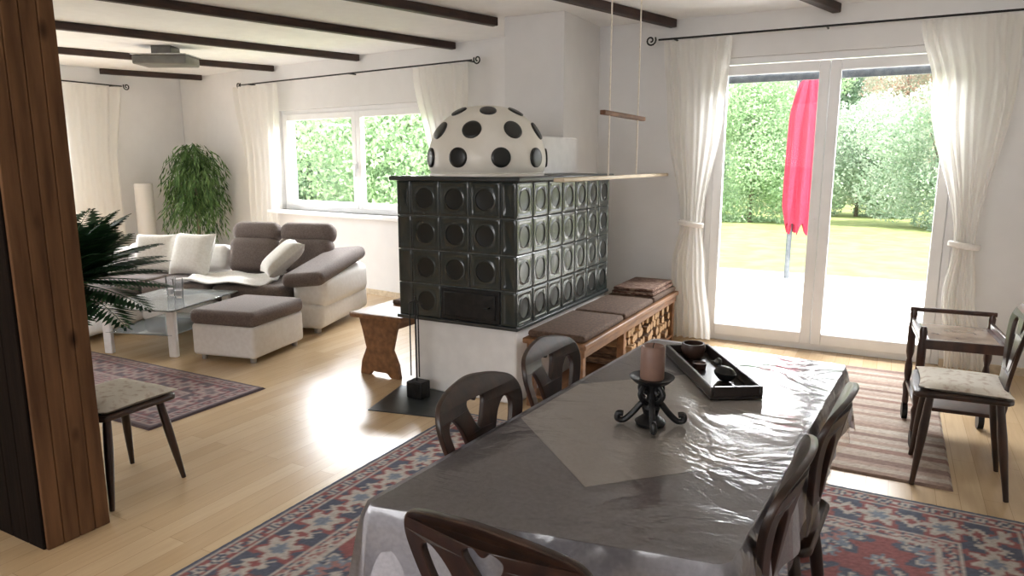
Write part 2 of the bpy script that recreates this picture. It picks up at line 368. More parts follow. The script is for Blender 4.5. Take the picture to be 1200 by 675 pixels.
# ---------------------------------------------------------------- curtains
def sstep(x): x = max(0,min(1,x)); return x*x*(3-2*x)
def curtain(label, origin, rz, rows, nf=7, tie=None, amp=.036, group=None):
    t = thing('curtain', label, 'curtain', origin, rz, group)
    nz = 70; nu = nf*12; vs = []; fs = []
    zt, zb = rows[0][0], rows[-1][0]
    for i in range(nz+1):
        z = zt+(zb-zt)*i/nz
        for a, b in zip(rows, rows[1:]):
            if b[0]-1e-6 <= z <= a[0]+1e-6:
                k = sstep((a[0]-z)/(a[0]-b[0])); xl = a[1]+(b[1]-a[1])*k; xr = a[2]+(b[2]-a[2])*k
        w = xr-xl
        for j in range(nu+1):
            s = j/nu
            vs.append((xl+w*s+.006*math.sin(19*s+3*z), amp*math.sin(2*math.pi*nf*s+.8*math.sin(2*z+5*s))*(.6+.4*math.sin(5*s+z))*min(1.2,.55+w), z))
    for i in range(nz):
        for j in range(nu):
            q = i*(nu+1)+j; fs.append((q,q+1,q+nu+2,q+nu+1))
    MB().add(vs, fs).build('fabric', CURT, t, angle=180)
    if tie:
        z, x, r = tie
        m = MB(); M = Matrix.Translation((x,0,z))@Matrix.Rotation(R(8),4,'Y')@Matrix.Diagonal((1,.7,1,1))
        m.lathe([(r,-.02),(r+.008,-.014),(r+.009,.014),(r,.02)], seg=24, M=M); m.build('tie_band', TIE, t)
    return t
YC = 5.82
def X(u, v=250, Y=YC): return aty(u, v, Y).x
def Z(u, v, Y=YC): return aty(u, v, Y).z
zr = 2.48
ztie = Z(808, 262)
curtain('white sheer curtain tied back at the left of the patio door', (0,YC,0), 0,
    [(zr-.02, X(779,45), X(858,45)), (1.9, X(783,130), X(848,130)), (ztie, X(797), X(823)), (ztie-.35, X(788), X(829)), (.03, X(784,395), X(832,395))], 7, (ztie, (X(797)+X(823))/2, .1))
zt2 = Z(1133, 288)
curtain('white sheer curtain tied back at the right of the patio door', (0,YC,0), 0,
    [(zr-.02, X(1080,20), X(1203,20)), (2.0, X(1092,110), X(1192,110)), (zt2, X(1121), X(1147)), (zt2-.35, X(1113), X(1153)), (.03, X(1106,420), X(1155,420))], 8, (zt2, (X(1121)+X(1147))/2, .092))
zl = 2.45; OFFC = -.13
def XW(u, v=200): return onw(u, v, OFFC)[0]
CO = WM@Vector((0,OFFC,0))
curtain('white sheer curtain at the left of the living room window beside the plant', CO, WA, [(zl-.02, XW(281), XW(331)), (1.5, XW(289), XW(328)), (.4, XW(291), XW(322))], 6)
curtain('white sheer curtain at the right of the living room window behind the stove', CO, WA, [(zl-.02, XW(488), XW(550)), (1.5, XW(505), XW(546)), (.4, XW(512), XW(543))], 6)
curtain('white sheer curtain on the far left wall next to the wooden pillar', (XL+.14, 0, 0), R(90), [(zl-.02, 4.72, 5.72), (1.4, 4.75, 5.62), (.04, 4.75, 5.6)], 7)
def rod(label, origin, rz, x0, x1, brackets, rad=.008):
    t = thing('curtain_rod', label, 'curtain rod', origin, rz)
    MB().tube([(x0,0,0),(x1,0,0)], rad, 10).build('rod', IRON, t)
    for x, sg in ((x0,-1),(x1,1)):
        pts = [(x+sg*.02+sg*.045*math.cos(2.6+k*.5)*(1-k/22)+sg*.045, 0, .045*math.sin(2.6+k*.5)*(1-k/22)) for k in range(18)]
        MB().tube(pts, .007, 8).build('finial', IRON, t)
    for x in brackets:
        b = MB(); b.tube([(x,0,0),(x,.11,.0)], .008, 8); b.build('bracket', IRON, t)
rod('black wrought iron curtain rod above the patio door', (0,YC,zr), 0, X(772,40), 1.05, (X(790,40), X(970,20), .98))
rod('black wrought iron curtain rod above the living room window', CO+Vector((0,0,zl)), WA, XW(283,100), XW(553,75), (XW(290,100), XW(408,90), XW(547,75)))
rod('black wrought iron curtain rod on the far left wall', (XL+.14,0,zl), R(90), 2.2, 5.75, (2.4, 5.66))

# ---------------------------------------------------------------- tiled stove
SX0, SX1, SY0 = -2.826, -1.946, 3.655
SZ0, SZ1 = .505, 1.385; TS = .22
stove = thing('tiled_stove', 'dark tiled stove with a white dome dotted with black discs', 'stove', (SX0, SY0, 0))
W = SX1-SX0; D = YCH-SY0-.004
box(.10, W-.02, .03, D, 0, SZ0-.01).build('plaster_base', PLASTER, stove, bevel=.015)
box(.012, W-.012, .012, D, SZ0, SZ1).build('body', GROUT, stove)
def tile(mb, M, hw=.107, hh=.107, dish=True):
    n = 32
    def sq(k, w, h, d):
        t = 2*math.pi*k/n; c, s = math.cos(t), math.sin(t); q = 1/max(abs(c),abs(s)); return (w*c*q, h*s*q, d)
    def ci(k, r, d): t = 2*math.pi*k/n; return (r*math.cos(t), r*math.sin(t), d)
    prof = [lambda k: sq(k,hw,hh,-.012), lambda k: sq(k,hw,hh,-.004), lambda k: sq(k,hw-.006,hh-.006,0), lambda k: sq(k,hw-.018,hh-.018,0), lambda k: sq(k,hw-.022,hh-.022,-.002)]
    nd = len(prof)
    if dish: prof += [lambda k: ci(k,.072,-.002), lambda k: ci(k,.069,0), lambda k: ci(k,.065,0), lambda k: ci(k,.062,-.006), lambda k: ci(k,.044,-.008), lambda k: ci(k,.024,-.009), lambda k: ci(k,.006,-.0092)]
    vs = [p(k) for p in prof for k in range(n)]; fa = []; fb = []
    for i in range(len(prof)-1):
        for k in range(n):
            k2=(k+1)%n; (fb if i >= nd+2 else fa).append((i*n+k,i*n+k2,(i+1)*n+k2,(i+1)*n+k))
    (fb if dish else fa).append(tuple(range((len(prof)-1)*n, len(prof)*n)))
    o = len(mb.v); mb.cur = 0; mb.add(vs, fa, M)
    mb.f += [tuple(i+o for i in f) for f in fb]; mb.mi += [1]*len(fb)
ft = MB(); FR = Matrix(((1,0,0,0),(0,0,-1,0),(0,1,0,0),(0,0,0,1)))
RT = Matrix(((0,0,1,0),(1,0,0,0),(0,1,0,0),(0,0,0,1)))
LT = Matrix(((0,0,-1,0),(-1,0,0,0),(0,1,0,0),(0,0,0,1)))
for r in range(4):
    z = SZ0+TS*(r+.5)
    for c in range(3):
        if r == 0 and c > 0: continue
        tile(ft, Matrix.Translation((.22+TS*c, 0, z))@FR)
    for x in (.055, W-.055): tile(ft, Matrix.Translation((x,0,z))@FR, .052, .107, False)
ft.build('front_tiles', [TILE, DISH], stove)
ft = MB()
for r in range(4):
    for c in range(7): tile(ft, Matrix.Translation((W, TS*(c+.5), SZ0+TS*(r+.5)))@RT)
ft.build('right_tiles', [TILE, DISH], stove)
ft = MB()
for r in range(4):
    for c in range(7): tile(ft, Matrix.Translation((0, TS*(c+.5), SZ0+TS*(r+.5)))@LT)
ft.build('left_tiles', [TILE, DISH], stove)
d = box(.335, .765, -.004, .03, SZ0+.005, SZ0+.215).build('fire_door', IRON, stove, bevel=.006)
box(.36, .74, -.016, -.002, SZ0+.03, SZ0+.19).build('door_panel', IRON, d, bevel=.008)
hm = MB(); hm.tube([(.70,-.01,SZ0+.11),(.70,-.04,SZ0+.11),(.67,-.045,SZ0+.11)], .006, 8); hm.build('door_handle', IRON, d)
m = MB(); m.box(-.035, W+.035, -.035, D, SZ1, SZ1+.028); m.build('top_slab', SLAB, stove, bevel=.008)
m = MB(); m.box(-.012, W+.012, -.012, D, SZ0-.02, SZ0+.002); m.build('lower_ledge', SLAB, stove, bevel=.004)
DC = (W/2, .41, SZ1+.028); DR = .398; DH = .45
def dome_r(h):
    k = max(0, 1-(h/DH)**2.45)
    return DR*k**(1/2.3)*(1-.075*max(0,1-h/.15)**2)
prof = [(dome_r(0)+.012,0),(dome_r(0)+.012,.014),(dome_r(0),.02)]+[(dome_r(DH*math.sin(R(a))), DH*math.sin(R(a))) for a in range(4, 90, 4)]+[(.02,DH)]
dome = MB().lathe(prof, DC, 56).build('dome', DOMEW, stove)
def knob_at(phi, h, r=.043):
    rr = dome_r(h); e = .004; dr = (dome_r(min(h+e,DH-.001))-dome_r(h-e))/(2*e)
    nrm = Vector((math.cos(phi), math.sin(phi), -dr)).normalized()
    p = Vector((DC[0]+rr*math.cos(phi), DC[1]+rr*math.sin(phi), DC[2]+h))
    q = Vector((0,0,1)).rotation_difference(nrm).to_matrix().to_4x4()
    k = MB(); k.lathe([(r*1.03,-.012),(r*1.03,.002),(r*.97,.006),(r*.7,.0085),(r*.35,.010),(.004,.0105)], seg=24, M=Matrix.Translation(p)@q); k.build('dome_knob', BLACKG, dome, angle=60)
for h, n, off in ((.115,9,-.12),(.285,8,.25),(.405,6,.05)):
    for k in range(n): knob_at(2*math.pi*k/n+off, h, .060 if h < .3 else .052)
m = MB(); m.box(W/2-.14, W/2+.16, .82, D, SZ1+.028, SZ1+.30); m.build('flue_box', PLASTER, stove, bevel=.01)

P = [atz(u, v, 0) for u, v in ((431,481),(470,452),(527,458),(530,492))]
pl = MB().prism([(p.x,p.y) for p in P], .0, .006).build('floor_plate', SLAB, bevel=.002)
tag(pl, 'dark metal spark plate lying on the floor before the stove', 'floor plate')
t = thing('fireplace_tool_set', 'thin black fire iron stand before the white stove base', 'fire tools', (-2.60, 3.52, .0065))
m = MB(); m.box(-.05,.07,-.05,.05,0,.11); m.build('base', IRON, t, bevel=.008)
MB().tube([(0,0,.10),(0,0,.66)], .0055, 8).build('pole', IRON, t)
m = MB(); m.tube([(-.05,0,.61),(0,0,.64),(.05,0,.61)], .005, 8); m.build('hook', IRON, t)
for dxk in (-.035, .03):
    MB().tube([(dxk,-.012,.62),(dxk,-.012,.14)], .0045, 6).build('poker', IRON, t)

# ---------------------------------------------------------------- benches
BY = 3.70; BL = 2.03
t = thing('stove_bench', 'honey pine bench with stacked logs beneath it on the right of the stove', 'bench', (SX1+.016, BY, 0))
m = MB(); m.box(0, .42, 0, BL, .405, .44); m.build('seat', PINE, t, bevel=.008)
m = MB(); m.box(.385, .405, .02, BL-.02, .355, .405); m.build('front_rail', PINE, t, bevel=.004)
box(.02, .39, .04, BL-.02, .05, .07).build('lower_shelf', PINE, t, bevel=.004)
for y in (.02, .74, BL-.07):
    for x in (.02, .345): box(x, x+.05, y, y+.05, 0, .405).build('leg', PINE, t, bevel=.005)
Mx = Matrix(((0,0,1,0),(1,0,0,0),(0,1,0,0),(0,0,0,1)))
for (ya, yb) in ((.84,1.945),):
    for r in range(4):
        y = ya+.034*(r%2)
        while y < yb-.03:
            rr = random.uniform(.032,.038); n = random.choice((5,6,9)); ph = random.random()*6
            pts = [(rr*math.cos(ph+2*math.pi*k/n)*random.uniform(.85,1), rr*math.sin(ph+2*math.pi*k/n)*random.uniform(.85,1)) for k in range(n)]
            mb = MB(); mb.prism(pts, -.17, .17, Mx)
            mb.mi = [1,1]+[0]*(len(mb.f)-2)
            o = mb.build('firewood_log', [BARK if random.random() < .6 else LOGEND, LOGEND], bevel=.003)
            o.location = (SX1+.016+.205+random.uniform(-.02,.02), BY+y, .07+.039+r*.071)
            tag(o, 'split firewood log stacked under the stove bench', 'firewood', 'firewood logs under the bench'); y += .08
def bench_cushion(y0, y1, label, mt=CUSHB, z=.44, h=.045, x0=.02, x1=.40, name='seat_cushion'):
    t = thing(name, label, 'cushion', (SX1+.016+(x0+x1)/2, BY+(y0+y1)/2, z))
    w, d = x1-x0, y1-y0
    box(-w/2, w/2, -d/2, d/2, 0, h).build('pad', mt, t, bevel=.02, seg=4)
    m = MB(); M = [( -w/2+.008,-d/2+.008,h*.5),(w/2-.008,-d/2+.008,h*.5),(w/2-.008,d/2-.008,h*.5),(-w/2+.008,d/2-.008,h*.5),(-w/2+.008,-d/2+.008,h*.5)]
    m.tube(M, .007, 6); m.build('piping', mt, t)
bench_cushion(.03, .72, 'flat brown seat cushion at the near end of the stove bench')
bench_cushion(.75, 1.38, 'flat brown seat cushion in the middle of the stove bench')
bench_cushion(1.41, 2.01, 'brown seat cushion at the far end of the bench under the folded blanket')
o = thing('folded_blanket', 'folded patterned brown blanket on the far end of the bench', 'blanket', (SX1+.23, BY+1.71, .485))
for k in range(2): box(-.17+.01*k, .17-.01*k, -.28+.01*k, .28-.012*k, k*.028, k*.028+.027).build('fold', BLANKET, o, bevel=.012, seg=3)
t = thing('side_bench', 'small pine bench with a shaped board leg on the left of the stove', 'bench', (SX0-.50, 3.72, 0))
box(0, .46, 0, 1.3, .42, .455).build('seat', PINE, t, bevel=.008)
for y in (.04, 1.2):
    lp = [(.05,0),(.13,0),(.16,.03),(.29,.03),(.32,0),(.40,0),(.385,.1),(.34,.2),(.37,.32),(.40,.42),(.05,.42),(.08,.32),(.11,.2),(.065,.1)]
    MB().prism(lp, 0, .035, Matrix(((1,0,0,0),(0,0,1,y),(0,1,0,0),(0,0,0,1)))).build('leg', PINE, t, bevel=.005)
box(.2, .24, .075, 1.2, .3, .36).build('stretcher', PINE, t, bevel=.004)
o = thing('bench_pad', 'dark brown pad lying on the small bench left of the stove', 'cushion', (SX0-.24, 3.72+.80, .455))
box(-.16,.18,-.44,.44,0,.035).build('pad', CUSHB, o, bevel=.016, seg=4)

# hanging drying rack
t = thing('hanging_drying_rack', 'wooden drying rack hung on two ropes from the ceiling beside the stove', 'drying rack', (-1.71, 4.53, 1.385))
for y, zt in ((0, ZC-.002), (.59, ZC-.002)):
    MB().tube([(0,y,.012),(0,y,.2),(0,y,.7),(0,y,zt-1.385)], .0055, 8).build('rope', CORD, t)
box(-.02, .02, -.13, .72, .42, .45).build('upper_bar', BARW, t, bevel=.006)
box(-.035, .035, -.80, 1.33, 0, .024).build('lower_rail', PALEWOOD, t, bevel=.006)

# ---------------------------------------------------------------- rugs
def pal(*c): return [np.array(lin(x)[:3]) for x in c]
def grid_rug(name, w, h, fn, res, z=.012):
    nx, ny = int(w/res), int(h/res)
    xs = np.linspace(0,w,nx+1); ys = np.linspace(0,h,ny+1)
    Xg, Yg = np.meshgrid(xs, ys)
    Zg = np.full_like(Xg, z); Zg[0]=Zg[-1]=.001; Zg[:,0]=Zg[:,-1]=.001
    Zg[1:-1,1:-1] += (np.random.rand(ny-1,nx-1)-.5)*.0015
    vs = np.stack([Xg,Yg,Zg],-1).reshape(-1,3)
    i = (np.arange(ny)[:,None]*(nx+1)+np.arange(nx)[None,:]).reshape(-1)
    fs = np.stack([i,i+1,i+nx+2,i+nx+1],-1)
    me = bpy.data.meshes.new(name); me.from_pydata(vs.tolist(), [], fs.tolist()); me.update()
    col = fn(Xg, Yg, w, h).reshape(-1,3)
    at = me.color_attributes.new('Col','FLOAT_COLOR','POINT')
    at.data.foreach_set('color', np.concatenate([col, np.ones((len(col),1))],1).astype(np.float32).reshape(-1))
    me.materials.append(RUGM); o = bpy.data.objects.new(name, me); COL.objects.link(o); return o
def persian(P):
    red, navy, cream, rose, blue = P
    def flower(s, t, r, petals=6):
        rr = np.hypot(s,t); an = np.arctan2(t,s); return rr/(r*(1+.28*np.cos(petals*an)))
    def fn(X_, Y_, w, h):
        C = np.zeros(X_.shape+(3,)); C[:] = red
        dx = np.minimum(X_, w-X_); dy = np.minimum(Y_, h-Y_); d = np.minimum(dx,dy)
        al = np.where(dx < dy, Y_, X_)
        def put(mask, c): C[mask] = c
        vine = np.abs(np.sin(X_*16+2*np.sin(Y_*9)))*np.abs(np.sin(Y_*15+2*np.sin(X_*8)))
        put(vine > .80, navy); put(vine > .95, cream)
        def lattice(px, py, ox, oy, r, cols):
            row = np.floor((Y_-oy)/py); s = ((X_-ox+(row%2)*px/2) % px)-px/2; t = ((Y_-oy) % py)-py/2
            q = flower(s,t,r,8)
            for lim, c in cols: put(q < lim, c)
        lattice(.20,.20,0,0,.03,[(1.5,blue),(1,cream),(.5,red)])
        lattice(.44,.40,.1,.05,.12,[(1.25,navy),(1.0,cream),(.9,blue),(.62,rose),(.4,navy),(.2,cream)])
        def band(a, b, base, motif=None):
            mk = (d >= a) & (d < b); put(mk, base)
            if motif:
                p, r, c1, c2, c3 = motif
                s = (al % p)-p/2; t = d-(a+b)/2
                vn = np.abs(t-(b-a)*.3*np.sin(al*2*np.pi/p)) < .006; put(mk&vn, c2)
                q = flower(s,t,r,6); put(mk&(q<1.3),c1); put(mk&(q<.95),c2); put(mk&(q<.45),c3)
                s2 = ((al+p/2) % p)-p/2; q2 = np.abs(s2)/(r*.6)+np.abs(t)/(r*.9); put(mk&(q2<1),c2); put(mk&(q2<.5),c1)
        band(.40,.42,cream); band(.34,.40,rose,(.09,.022,navy,cream,red)); band(.325,.34,cream)
        band(.12,.325,navy,(.24,.075,red,cream,blue)); band(.105,.12,cream); band(.045,.105,red,(.09,.022,navy,cream,navy)); band(.03,.045,cream); band(0,.03,navy)
        fade = .5+.5*np.sin(X_*2.3+1.2*np.sin(Y_*1.7))*np.sin(Y_*2.9+X_)
        g = C.mean(-1,keepdims=True)
        C2 = C*.80+g*.14+.020+.012*fade[...,None]
        return C2*(.86+.28*np.random.rand(*X_.shape))[...,None]
    return fn
RX0, RX1, RY0, RY1 = -2.22, .68, -.5, 3.42
P1 = pal((146,74,70),(76,82,100),(184,172,160),(162,108,102),(118,128,142))
o = grid_rug('persian_rug', RX1-RX0, RY1-RY0, persian(P1), .0115); o.location = (RX0,RY0,0)
tag(o, 'large red and navy patterned oriental rug under the dining table', 'rug')
P2 = pal((128,68,68),(90,70,74),(162,136,128),(142,94,92),(112,92,94))
o = grid_rug('oriental_rug', 2.8, .85, persian(P2), .014); o.location = (-6.4, 2.33, 0)
tag(o, 'faded wine red oriental rug on the living room floor by the coffee table', 'rug')
def stripes(X_, Y_, w, h):
    cs = pal((154,130,116),(184,169,154),(170,148,134),(138,114,104),(190,178,164),(152,122,110),(178,161,146))
    sq = [0,1,2,3,6,1,5,4,2,1,3,6,4,0,2,6,1]
    idx = np.array(sq)[(Y_/.052).astype(int) % len(sq)]
    return np.array(cs)[idx]*(.85+.3*np.random.rand(*X_.shape))[...,None]
o = grid_rug('striped_rug', 1.14, 2.0, stripes, .012); o.location = (-.78, 3.62, 0)
tag(o, 'striped brown and beige woven rug before the patio door', 'rug')

# ---------------------------------------------------------------- dining table
ZR = .013
TC = Vector((-.535, 2.0, ZR)); TRZ = R(-4); TW, TL = .74, 1.64
def skew(p):
    x, y, z = p; k = max(0,min(1,.5-y/TL)); return (x, y+.26*x*k, z)
def skewed(mb): mb.v = [skew(p) for p in mb.v]; return mb
t = thing('dining_table', 'long wooden dining table hidden under a grey cloth and plastic film', 'table', TC, TRZ)
skewed(box(-TW/2+.005, TW/2-.005, -TL/2+.005, TL/2-.005, .70, .735)).build('tabletop', CHAIRW, t, bevel=.006)
fm = MB(); fm.box(-TW/2+.07,TW/2-.07,-TL/2+.07,-TL/2+.095,.61,.70); fm.box(-TW/2+.07,TW/2-.07,TL/2-.095,TL/2-.07,.61,.70); fm.box(-TW/2+.07,-TW/2+.095,-TL/2+.095,TL/2-.095,.61,.70); fm.box(TW/2-.095,TW/2-.07,-TL/2+.095,TL/2-.095,.61,.70); skewed(fm).build('apron', CHAIRW, t)
for sx in (-1,1):
    for s2 in (-1,1):
        skewed(MB().lathe([(.022,0),(.028,.04),(.024,.1),(.03,.3),(.034,.5),(.026,.54),(.036,.56),(.036,.7)], (sx*(TW/2-.075), s2*(TL/2-.06), 0), 16)).build('leg', CHAIRW, t)
def draped(off, drop, folds, famp, wr=0):
    a, b, rc = TW/2+off, TL/2+off, .03
    cs = [(a-rc,-b+rc,-90),(a-rc,b-rc,0),(-a+rc,b-rc,90),(-a+rc,-b+rc,180)]
    pts = []
    for i,(cx_,cy_,a0) in enumerate(cs):
        for k in range(9):
            g = R(a0+90*k/8); pts.append((cx_+rc*math.cos(g), cy_+rc*math.sin(g), math.cos(g), math.sin(g)))
        nx_ = cs[(i+1)%4]; g = R(a0+90); e0 = (cx_+rc*math.cos(g), cy_+rc*math.sin(g)); e1 = (nx_[0]+rc*math.cos(g), nx_[1]+rc*math.sin(g))
        n = 50 if i in (0,2) else 26
        for k in range(1,n): pts.append((e0[0]+(e1[0]-e0[0])*k/n, e0[1]+(e1[1]-e0[1])*k/n, math.cos(g), math.sin(g)))
    n = len(pts); vs = []; fs = []
    ztop = .7365+off
    rows = (.05,.25,.45,.65,.82,.94,1.0)
    for s in rows:
        for k,(x,y,nx_,ny_) in enumerate(pts):
            vs.append((x*s, y*s, ztop+ (wr*math.sin(9*x*s+14*y*s)*math.sin(23*y*s+3) if s < .97 else 0)))
    nd = 12
    for i in range(1,nd+1):
        q = i/nd
        rnd = .012*(1-math.exp(-q*14))
        zz = ztop-.002-q*drop
        for k,(x,y,nx_,ny_) in enumerate(pts):
            th = 2*math.pi*folds*k/n; cm = 1+1.8*(abs(nx_*ny_)*2)
            o_ = rnd+q*(.006+famp*cm*(1+math.sin(th)*math.cos(th*.37+1)))
            vs.append((x+nx_*o_, y+ny_*o_, zz-.015*q*math.sin(th*.5)))
    tot = len(rows)+nd
    for i in range(tot-1):
        for k in range(n): k2=(k+1)%n; fs.append((i*n+k,(i+1)*n+k,(i+1)*n+k2,i*n+k2))
    fs.append(tuple(range(n)))
    return skewed(MB().add(vs, fs))
o = draped(.003, .21, 17, .013).build('tablecloth', CLOTH); o.location = TC; o.rotation_euler.z = TRZ
tag(o, 'grey tablecloth draped over the dining table', 'tablecloth')
q = .54; e = .36; oc = -.04
o = skewed(MB().prism([(-e,oc-(q-e)),(0,oc-q),(e,oc-(q-e)),(e,oc+q-e),(0,oc+q),(-e,oc+q-e)], 0, .002)).build('overlay_cloth', OVER, bevel=.0008); o.location = TC+Vector((0,0,.7402)); o.rotation_euler.z = TRZ
tag(o, 'pale square overlay cloth lying diagonally under the plastic film', 'tablecloth')
o = draped(.008, .24, 13, .017, .0010).build('plastic_cover', PLASTIC); o.location = TC; o.rotation_euler.z = TRZ
tag(o, 'clear wrinkled plastic film protecting the dining table cloths', 'table cover')
ZT = ZR+.7365+.0095

# ---------------------------------------------------------------- chairs
def make_chair(label, seatm=None):
    t = thing('dining_chair', label, 'chair', (0,0,0), 0)
    sp = [( .205,.185),(.19,.20),(0,.21),(-.19,.20),(-.205,.185),(-.175,-.17),(-.15,-.19),(.15,-.19),(.175,-.17)]
    MB().prism(sp, .437, .463).build('seat', CHAIRW, t, bevel=.008)
    for sx in (-1,1):
        for y0,y1 in ((.13,.17),(-.14,-.20)):
            p0 = Vector((sx*.14,y0,.435)); p1 = Vector((sx*.18,y1,0))
            pts = [p0.lerp(p1,k/6) for k in range(7)]
            MB().tube(pts, [.016,.018,.02,.019,.016,.013,.011], 10).build('leg', CHAIRW, t)
    kx, kz = .94, .94
    half = [(.10,0),(.105,.06),(.125,.12),(.165,.20),(.20,.28),(.213,.345),(.19,.395),(.135,.418),(.07,.43),(0,.437)]
    half = [(x*kx,y*kz) for x,y in half]
    outer = [(x,y) for x,y in half]+[(-x,y) for x,y in half[-2::-1]]
    loops = [catmull(outer,6)]
    h1 = [(.034,.10),(.08,.13),(.12,.195),(.152,.26),(.168,.325),(.136,.348),(.092,.305),(.058,.22),(.036,.155)]
    for sg in (1,-1): loops.append(catmull([(sg*x*kx,y*kz) for x,y in h1],6))
    loops.append(catmull([(x*kx,y*kz) for x,y in [(0,.28),(.036,.33),(.048,.368),(.02,.386),(0,.37),(-.02,.386),(-.048,.368),(-.036,.33)]],6))
    vs, fs = cutout(loops, .010, .004)
    vs = [(x, -.165-.10*y-.22*y*y-z+.7*x*x, .463+y) for x,y,z in vs]
    MB().add(vs, fs).build('backrest', CHAIRW, t, angle=35)
    if seatm:
        M = Matrix.Translation((0,.0,.480))
        MB().pillow(.38,.37,.05,12,M).build('seat_pad', seatm, t)
    return t
c0 = make_chair('dark carved chair on the left of the table, nearest the camera', None)
def place(o, x, y, rz, label=None, z=ZR, group=None):
    o.location = (x,y,z); o.rotation_euler.z = rz
    if label: o['label'] = label
    if group: o['group'] = group
place(c0, -.80, 1.64, R(-94))
place(copy_tree(c0), -.81, 2.15, R(-92), 'dark carved chair on the left of the table, closer to the stove bench')
place(copy_tree(c0), -.35, 1.57, R(88), 'dark carved chair on the right of the table, nearest the camera')
place(copy_tree(c0), -.29, 2.07, R(86), 'dark carved chair on the right of the table, closer to the patio door')
place(copy_tree(c0), -.565, 1.19, R(-3), 'dark carved chair at the near end of the table')
cr = make_chair('dark wooden chair with a cream seat pad before the serving trolley', SEATC)
place(cr, .36, 3.80, R(90), z=0)
t = thing('stool', 'splay-legged wooden stool with a cream patterned pad behind the wooden pillar', 'stool', (-3.08, 1.84, 0), R(3))
MB().prism([(.19,.17),(.17,.19),(-.17,.19),(-.19,.17),(-.19,-.17),(-.17,-.19),(.17,-.19),(.19,-.17)], .40, .425).build('seat', CHAIRW, t, bevel=.008)
MB().pillow(.39,.38,.06,12,Matrix.Translation((0,0,.445))).build('seat_pad', SEATC, t)
for sx in (-1,1):
    for s2 in (-1,1):
        p0 = Vector((sx*.13,s2*.13,.40)); p1 = Vector((sx*.185,s2*.185,0))
        MB().tube([p0.lerp(p1,k/6) for k in range(7)], [.017,.019,.02,.019,.017,.014,.011], 10).build('leg', CHAIRW, t)

# ---------------------------------------------------------------- things on the table
cp_ = atz(762, 497, ZT)
t = thing('candle_holder', 'black wrought iron candle holder with scrolled feet on the dining table', 'candle holder', cp_)
for k in range(4):
    a = 2*math.pi*k/4+.4
    pts = catmull([(0.012,0,.075),(.03,0,.06),(.05,0,.035),(.075,0,.012),(.093,0,.014),(.092,0,.03),(.078,0,.03)],6,False)
    MB().tube([tuple(p) for p in pts], .009, 8, Matrix.Rotation(a,4,'Z')).build('foot', IRON, t)
    pts = catmull([(.01,0,.06),(.035,0,.078),(.045,0,.10),(.03,0,.118),(.018,0,.105),(.025,0,.095)],6,False)
    MB().tube([tuple(p) for p in pts], .007, 8, Matrix.Rotation(a+.7,4,'Z')).build('scroll', IRON, t)
MB().lathe([(.02,.03),(.026,.05),(.014,.07),(.012,.1),(.02,.122),(.05,.128),(.062,.14),(.064,.143),(.058,.143),(.045,.135),(.01,.134)], seg=28).build('dish', IRON, t)
MB().lathe([(.008,.0),(.04,.0),(.045,.01),(.02,.03)], seg=20).build('base', IRON, t)
o = thing('pillar_candle', 'brownish pillar candle standing in the iron holder', 'candle', cp_+Vector((0,0,.137)))
MB().lathe([(.032,0),(.034,.004),(.034,.090),(.030,.096),(.02,.090),(.004,.088)], seg=28).build('wax', CANDLE, o)
MB().tube([(0,0,.086),(.001,0,.097),(.003,0,.104)], .0015, 6).build('wick', IRON, o)
pa = Vector((-.38,2.20)); pb = Vector((-.66,2.66)); pc = (pa+pb)/2; ang = math.atan2(pb.y-pa.y, pb.x-pa.x)
t = thing('serving_tray', 'long black lacquered tray lying on the dining table', 'tray', (pc.x,pc.y,ZT), ang)
tl, tw = .53, .17
box(-tl/2,tl/2,-tw/2,tw/2,0,.008).build('bottom', TRAYW, t, bevel=.002)
m = MB(); m.box(-tl/2,tl/2,-tw/2,-tw/2+.012,.008,.042); m.box(-tl/2,tl/2,tw/2-.012,tw/2,.008,.042); m.box(-tl/2,-tl/2+.012,-tw/2+.012,tw/2-.012,.008,.042); m.box(tl/2-.012,tl/2,-tw/2+.012,tw/2-.012,.008,.042); m.build('rim', TRAYW, t, bevel=.003)
def ontray(x, y):
    v = Matrix.Rotation(ang,2)@Vector((x,y)); return (pc.x+v.x, pc.y+v.y, ZT+.0085)
o = thing('tealight_bowl', 'round dark brown ceramic bowl at the far end of the tray', 'bowl', ontray(.19,0))
MB().lathe([(.026,0),(.038,.013),(.046,.038),(.042,.058),(.036,.058),(.04,.038),(.026,.017),(.005,.014)], seg=24).build('bowl', BROWNC, o)
MB().lathe([(.018,.017),(.018,.036),(.004,.036)], seg=16).build('wax', CANDLE, o)
o = thing('bird_figurine', 'small black bird figurine standing on the tray', 'figurine', ontray(-.10,-.02), ang+.6)
bm_ = MB(); prof = [(.004,0),(.016,.004),(.026,.02),(.028,.03),(.02,.044),(.012,.05)]
bm_.lathe(prof, seg=16, M=Matrix.Diagonal((1.5,1,1,1))); bm_.build('body', BLACKG, o)
MB().lathe([(.004,-.014),(.012,-.008),(.014,0),(.011,.009),(.003,.014)], (.03,0,.06), 14).build('head', BLACKG, o)
MB().tube([(.04,0,.06),(.058,0,.057)], [.005,.001], 8).build('beak', BLACKG, o)
MB().tube([(.022,0,.04),(.028,0,.055)], .009, 8).build('neck', BLACKG, o)
o = thing('tealight_cup', 'low dark tealight cup in the middle of the tray', 'candle', ontray(.05,.02))
MB().lathe([(.022,0),(.026,.022),(.022,.022),(.02,.01),(.003,.01)], seg=18).build('cup', BROWNC, o)
MB().lathe([(.019,.01),(.019,.016),(.003,.016)], seg=16).build('wax', CANDLE, o)

